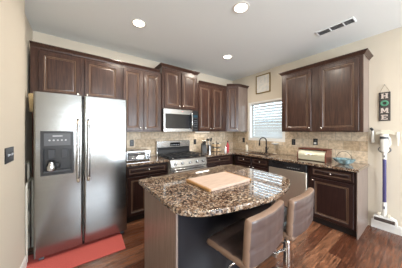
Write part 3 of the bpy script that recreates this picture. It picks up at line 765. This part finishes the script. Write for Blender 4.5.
# HOME sign
t = thing('wall_sign', 'dark wooden sign reading HOME hung by a jute cord', 'sign', (0, -2.853, 1.525), WW)
bd = obj('board', box(B(), -.055, .055, -.016, -.001, 0, .40, .002), 'signwood', t)
def letter(ch, zc):
    bm = B(); hw, hh = .032, .034; y0, y1 = -.021, -.0155
    def bx(a, b, c, d_): box(bm, a, b, y0, y1, zc+c, zc+d_)
    if ch == 'H':
        for s in (-1, 1): bx(s*.020-.009, s*.020+.009, -hh, hh); bx(s*.020-.014, s*.020+.014, -hh, -hh+.008); bx(s*.020-.014, s*.020+.014, hh-.008, hh)
        bx(-.02, .02, -.006, .006)
    if ch == 'E':
        bx(-.027, -.009, -hh, hh); bx(-.034, .03, -hh, -hh+.012); bx(-.034, .03, hh-.012, hh); bx(-.02, .018, -.006, .006)
        bx(.020, .03, -hh, -hh+.022); bx(.020, .03, hh-.022, hh)
    if ch == 'M':
        for s in (-1, 1):
            bx(s*.026-.008, s*.026+.008, -hh, hh); bx(s*.026-.013, s*.026+.013, -hh, -hh+.008)
            prism(bm, [(s*.030, zc+hh), (s*.014, zc+hh), (s*-.005, zc-.018), (s*.005, zc-.022)] if s > 0 else [(s*.030, zc+hh), (s*.014, zc+hh), (.005, zc-.018), (-.005, zc-.022)], y0-.0004, y1, 'Y')
    obj('letter', bm, 'letter', t, smooth=False)
letter('H', .348); letter('M', .145); letter('E', .052)
bm = B(); N_ = 48
tube(bm, [(.030*math.cos(2*PI*i/N_), -.026, .245+.030*math.sin(2*PI*i/N_)) for i in range(N_)], [.011+.002*math.sin(i*2.1) for i in range(N_)], 8, closed=True)
obj('wreath', bm, 'leaf', t)
tube_ = tube(B(), [(-.048, -.008, .399), (-.024, -.010, .455), (0, -.012, .505), (.024, -.010, .455), (.048, -.008, .399)], .0022, 6); obj('cord', tube_, 'rope', t)
obj('nail', lathe(B(), [(.002, 0), (.002, .016), (.005, .018), (.001, .019)], (0, 0, .502), 8, 'Y'), 'steel2', t)

# stick vacuum on its dock
t = thing('stick_vacuum', 'white cordless stick vacuum with purple tube docked on the right wall', 'vacuum cleaner', (0, -2.86, .015), WW)
V = lambda y, z: z-.015
obj('dock', prism(B(), [(-.095, 1.32), (-.085, 1.355), (-.03, 1.385), (.03, 1.385), (.085, 1.355), (.095, 1.32), (.075, 1.315), (.035, 1.335), (.03, 1.18), (-.03, 1.18), (-.035, 1.335), (-.075, 1.315)], -.03, -.002, 'Y', .003), 'cream', t, smooth=False)
obj('motor_body', lathe(B(), [(.030, 1.08), (.038, 1.10), (.040, 1.19), (.043, 1.20), (.043, 1.30), (.036, 1.325), (.001, 1.33)], (0, -.085, 0)), 'white', t)
obj('filter_band', lathe(B(), [(.0445, 1.262), (.0445, 1.295), (.030, 1.296)], (0, -.085, 0)), 'grey', t)
obj('bin_loop', tube(B(), [(.058*math.cos(2*PI*i/28), -.075-.0*i, 1.115+.042*math.sin(2*PI*i/28)) for i in range(28)], .006, 8, closed=True), 'grey', t)
obj('grip', tube(B(), [(.03, -.09, 1.30), (.05, -.10, 1.27), (.055, -.10, 1.20), (.035, -.09, 1.15)], .010, 8), 'white', t)
obj('neck', lathe(B(), [(.018, .985), (.022, 1.0), (.022, 1.075), (.030, 1.081)], (0, -.075, 0)), 'white', t)
obj('release_button', box(B(), -.008, .008, -.099, -.094, 1.01, 1.04, .002), 'grey', t)
obj('tube', lathe(B(), [(.019, .40), (.019, .984)], (0, -.075, 0)), 'purple', t)
obj('tube_collar', lathe(B(), [(.024, .27), (.024, .36), (.020, .399)], (0, -.075, 0)), 'white', t)
obj('collar_button', box(B(), -.008, .008, -.103, -.097, .31, .345, .002), 'grey', t)
obj('swivel', lathe(B(), [(.020, .20), (.022, .225), (.022, .269)], (0, -.075, 0)), 'white', t)
hd = obj('floor_head', prism(B(), [(-.11, .13), (-.10, .195), (-.05, .21), (.06, .21), (.11, .185), (.12, .13), (.12, .12), (-.11, .12)], -.115, -.035, 'Y', .004), 'white', t)
obj('brush_roll', tube(B(), [(-.092, -.110, .158), (.098, -.110, .158)], .024, 12), 'soil', hd)
for s in (-1, 1): obj('wheel', lathe(B(), [(.001, -.012), (.024, -.010), (.024, .010), (.001, .012)], (s*.045, -.085, .222), 16, 'X'), 'cream', hd)
for s, k in ((-1, 'a'), (1, 'b')):
    ax_ = thing('crevice_tool' if s < 0 else 'nozzle_tool', 'white angled vacuum tool with black tip on the dock' if s < 0 else 'white flat vacuum nozzle on the far side of the dock', 'vacuum attachment', (0, -2.86-s*0.0+(-s)*.118, 0), WW)
    if s < 0:
        obj('tool_body', tube(B(), [(0, -.03, 1.22), (-.005, -.035, 1.27), (0, -.04, 1.34), (.0, -.04, 1.39)], [.020, .020, .013, .011], 10), 'white', ax_)
        obj('tip', tube(B(), [(.0, -.04, 1.391), (-.012, -.04, 1.412), (-.022, -.04, 1.43)], [.013, .016, .013], 10), 'black', ax_)
    else:
        obj('tool_body', tube(B(), [(0, -.03, 1.19), (0, -.03, 1.27), (-.003, -.03, 1.33), (-.003, -.03, 1.37)], [.006, .010, .016, .014], 10), 'white', ax_)

# ------------------------------------------------------------------ gap beside the refrigerator
t = thing('step_ladder', 'folded cream step ladder stored in the gap left of refrigerator', 'step ladder', (-3.895, -.56, 0), math.radians(0))
obj('rail_frame', tube(B(), [(-.030, -.15, 0), (-.030, -.16, .99), (-.030, -.13, 1.03), (-.030, .10, 1.03), (-.030, .13, .99), (-.030, .14, 0)], .013, 10), 'cream', t)
obj('rear_frame', tube(B(), [(.005, -.17, 0), (.005, -.175, .80), (.005, -.15, .83), (.005, .10, .83), (.005, .13, .80), (.005, .14, 0)], .011, 10), 'cream', t)
for z in (.25, .5, .75): obj('step', box(B(), -.042, -.018, -.14, .125, z-.04, z+.04, .004), 'cream', t)
t = thing('broom', 'tan bristled broom stood upside down in the gap left of refrigerator', 'broom', (-3.893, -.345, 0))
obj('handle', tube(B(), [(0, 0, 0), (0, -.02, 1.62)], .011, 10), 'redwood', t)
obj('bristles', prism(B(), [(-.035, 1.62), (.01, 1.62), (.075, 1.80), (-.10, 1.83)], -.03, .022, 'X', .006), 'straw', t)

# ------------------------------------------------------------------ ceiling things
LP = [(-2.823, -1.026, 'recessed ceiling light nearest the refrigerator'), (-1.983, -1.979, 'recessed ceiling light over the island'),
      (-1.209, -.999, 'recessed ceiling light near the counter corner'), (-2.9, -4.3, 'recessed ceiling light in the rear half of the room by the left wall'), (-1.0, -4.3, 'recessed ceiling light in the rear half of the room by the right wall')]
for x, y, lb in LP:
    t = thing('ceiling_light', lb, 'ceiling light', (x, y, H), 0, 'recessed ceiling lights')
    obj('trim_ring', lathe(B(), [(.092, -.001), (.090, -.007), (.072, -.008), (.068, -.002)], seg=32), 'white', t)
    obj('lens', lathe(B(), [(.069, -.0015), (.066, -.004), (.001, -.0045)], seg=32), 'emit', t)
    area('can_lamp', (x, y, H-.012), (0, 0, 0), .13, .13, 17, (1, .90, .77), shape='DISK')
t = thing('ceiling_vent', 'long grey louvred air vent in the ceiling', 'air vent', (-.70, -2.48, H), WW)
obj('frame', holed(B(), [-.20, -.19, -.055, -.045, .088, .098, .19, .20][0:8], [-.07, -.06, .06, .07], [(-.19, -.055, -.06, .06), (-.045, .088, -.06, .06), (.098, .19, -.06, .06)], -.012, -.0005, 'Z'), 'ceil', t, smooth=False)
for k_, (a, b) in enumerate(((-.19, -.055), (-.045, .088), (.098, .19))):
    obj('backing', box(B(), a, b, -.06, .06, -.003, -.001), 'vent', t, smooth=False)
    for i in range(6):
        y = -.05+i*.02
        bm = B(); prism(bm, [(y-.007, -.011), (y-.006, -.012), (y+.006, -.004), (y+.005, -.003)], a+.001, b-.001, 'X')
        obj('louvre', bm, 'lgrey', t, smooth=False)
